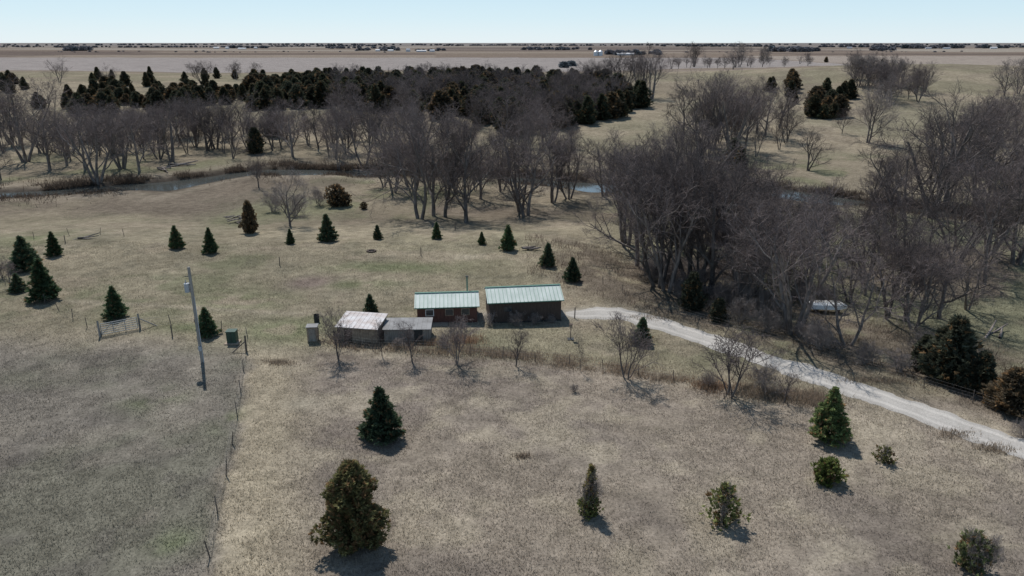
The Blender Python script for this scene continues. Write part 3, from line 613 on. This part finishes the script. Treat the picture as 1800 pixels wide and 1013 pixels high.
# logs
def logs(name,px,py,L,n,rad,rz):
    x,y=G(px,py); e=empty(name,(x,y,hz(x,y)),rz); sg=[]
    for i in range(n):
        a=random.gauss(0,.35); l=L*random.uniform(.5,1); q=Vector((random.gauss(0,.4),random.gauss(0,.6),rad+.18*random.random()*n*.4)); d=Vector((math.cos(a),math.sin(a),random.gauss(0,.08)))*l/2
        sg.append((tuple(q-d),tuple(q),rad,rad*.9)); sg.append((tuple(q),tuple(q+d+Vector((0,.1,.1))),rad*.9,rad*.5))
    V,Fq=prisms(sg,7); ob('logs',mk('logs',V,Fq,[M_bark]),parent=e)
logs('log_pile',931,441,2.6,4,.16,.0); logs('fallen_log',320,292,10,3,.25,.1); logs('fallen_log',290,300,8,4,.22,-.3); logs('fallen_log',150,420,5,3,.12,0)
logs('brush_pile',418,392,3,14,.1,1.0); logs('brush_pile',1500,455,5,8,.12,.4); logs('fallen_log',1750,585,6,3,.15,.5)
logs('fallen_log',640,303,10,4,.25,0)
# white upturned boat
x,y=BOAT; e=empty('upturned_boat',(x,y,hz(x,y)+.1),-.06); e.scale=(1.1,1.15,1.1)
sec=[(-2.1,.5,.45),(-1.8,.72,.62),(0,.85,.7),(1.2,.75,.66),(1.9,.4,.5),(2.25,.06,.25)]; V=[]
for (X,W,Hh) in sec: V+=[(X,-W,0),(X,-W*.85,Hh*.7),(X,-W*.5,Hh),(X,W*.5,Hh),(X,W*.85,Hh*.7),(X,W,0)]
Fc=[(i*6+j,i*6+j+1,i*6+j+7,i*6+j+6) for i in range(5) for j in range(5)]+[(0,1,2,3,4,5)]
ob('hull',mk('hull',V,Fc,[M_white]),parent=e,loc=(0,0,.5)); part('hull_strakes',[(0,q,1.215,3.0,.05,.04) for q in(-.28,0,.28)],M_grey,e); part('sawhorse',[(-1.2,0,.25,.12,1.5,.5),(1.2,0,.25,.12,1.3,.5)],M_brown,e)

# ---------------------------------------------------------------- light, sky, camera
el=math.radians(56); sv=Vector((-.40*math.cos(el),.916*math.cos(el),math.sin(el)))
W=bpy.data.worlds.new('World'); S.world=W; W.use_nodes=True; N=W.node_tree.nodes; L=W.node_tree.links
sk=N.new('ShaderNodeTexSky'); sk.sky_type='NISHITA'; sk.sun_disc=False; sk.sun_elevation=el; sk.sun_rotation=math.atan2(sv.x,sv.y)
sk.air_density=1.0; sk.dust_density=.5; sk.ozone_density=2.5; sk.altitude=300
tc=N.new('ShaderNodeTexCoord'); sp_=N.new('ShaderNodeSeparateXYZ'); L.new(tc.outputs['Generated'],sp_.inputs[0])
rp=N.new('ShaderNodeValToRGB'); L.new(sp_.outputs['Z'],rp.inputs[0]); cr=rp.color_ramp
cr.elements[0].position=0; cr.elements[0].color=(.74,.86,.93,1); cr.elements[1].position=1; cr.elements[1].color=(.11,.19,.34,1)
for p,c in ((.03,(.62,.80,.91,1)),(.1,(.46,.67,.83,1)),(.35,(.2,.33,.5,1))):
    k=cr.elements.new(p); k.color=c
sc=N.new('ShaderNodeVectorMath'); sc.operation='SCALE'; L.new(rp.outputs[0],sc.inputs[0]); sc.inputs['Scale'].default_value=10.8
mx=N.new('ShaderNodeMix'); mx.data_type='RGBA'; mx.inputs[0].default_value=.82; L.new(sk.outputs[0],mx.inputs[6]); L.new(sc.outputs[0],mx.inputs[7])
L.new(mx.outputs[2],N['Background'].inputs[0]); N['Background'].inputs[1].default_value=.1
sl=bpy.data.lights.new('sun','SUN'); sl.energy=4.5; sl.angle=math.radians(.5); sl.color=(1,.965,.925)
so=bpy.data.objects.new('sun',sl); S.collection.objects.link(so); so.rotation_euler=sv.to_track_quat('Z','Y').to_euler(); so.location=(0,0,80)
cam=bpy.data.cameras.new('camera'); cam.lens=18/(900/F); cam.sensor_width=36; cam.clip_end=80000; cam.clip_start=.5
co=bpy.data.objects.new('camera',cam); S.collection.objects.link(co); co.location=(0,0,CAMH); co.rotation_euler=(math.pi/2-PIT,0,0); S.camera=co
S.view_settings.view_transform='Standard'; S.view_settings.look='None'; S.view_settings.exposure=0
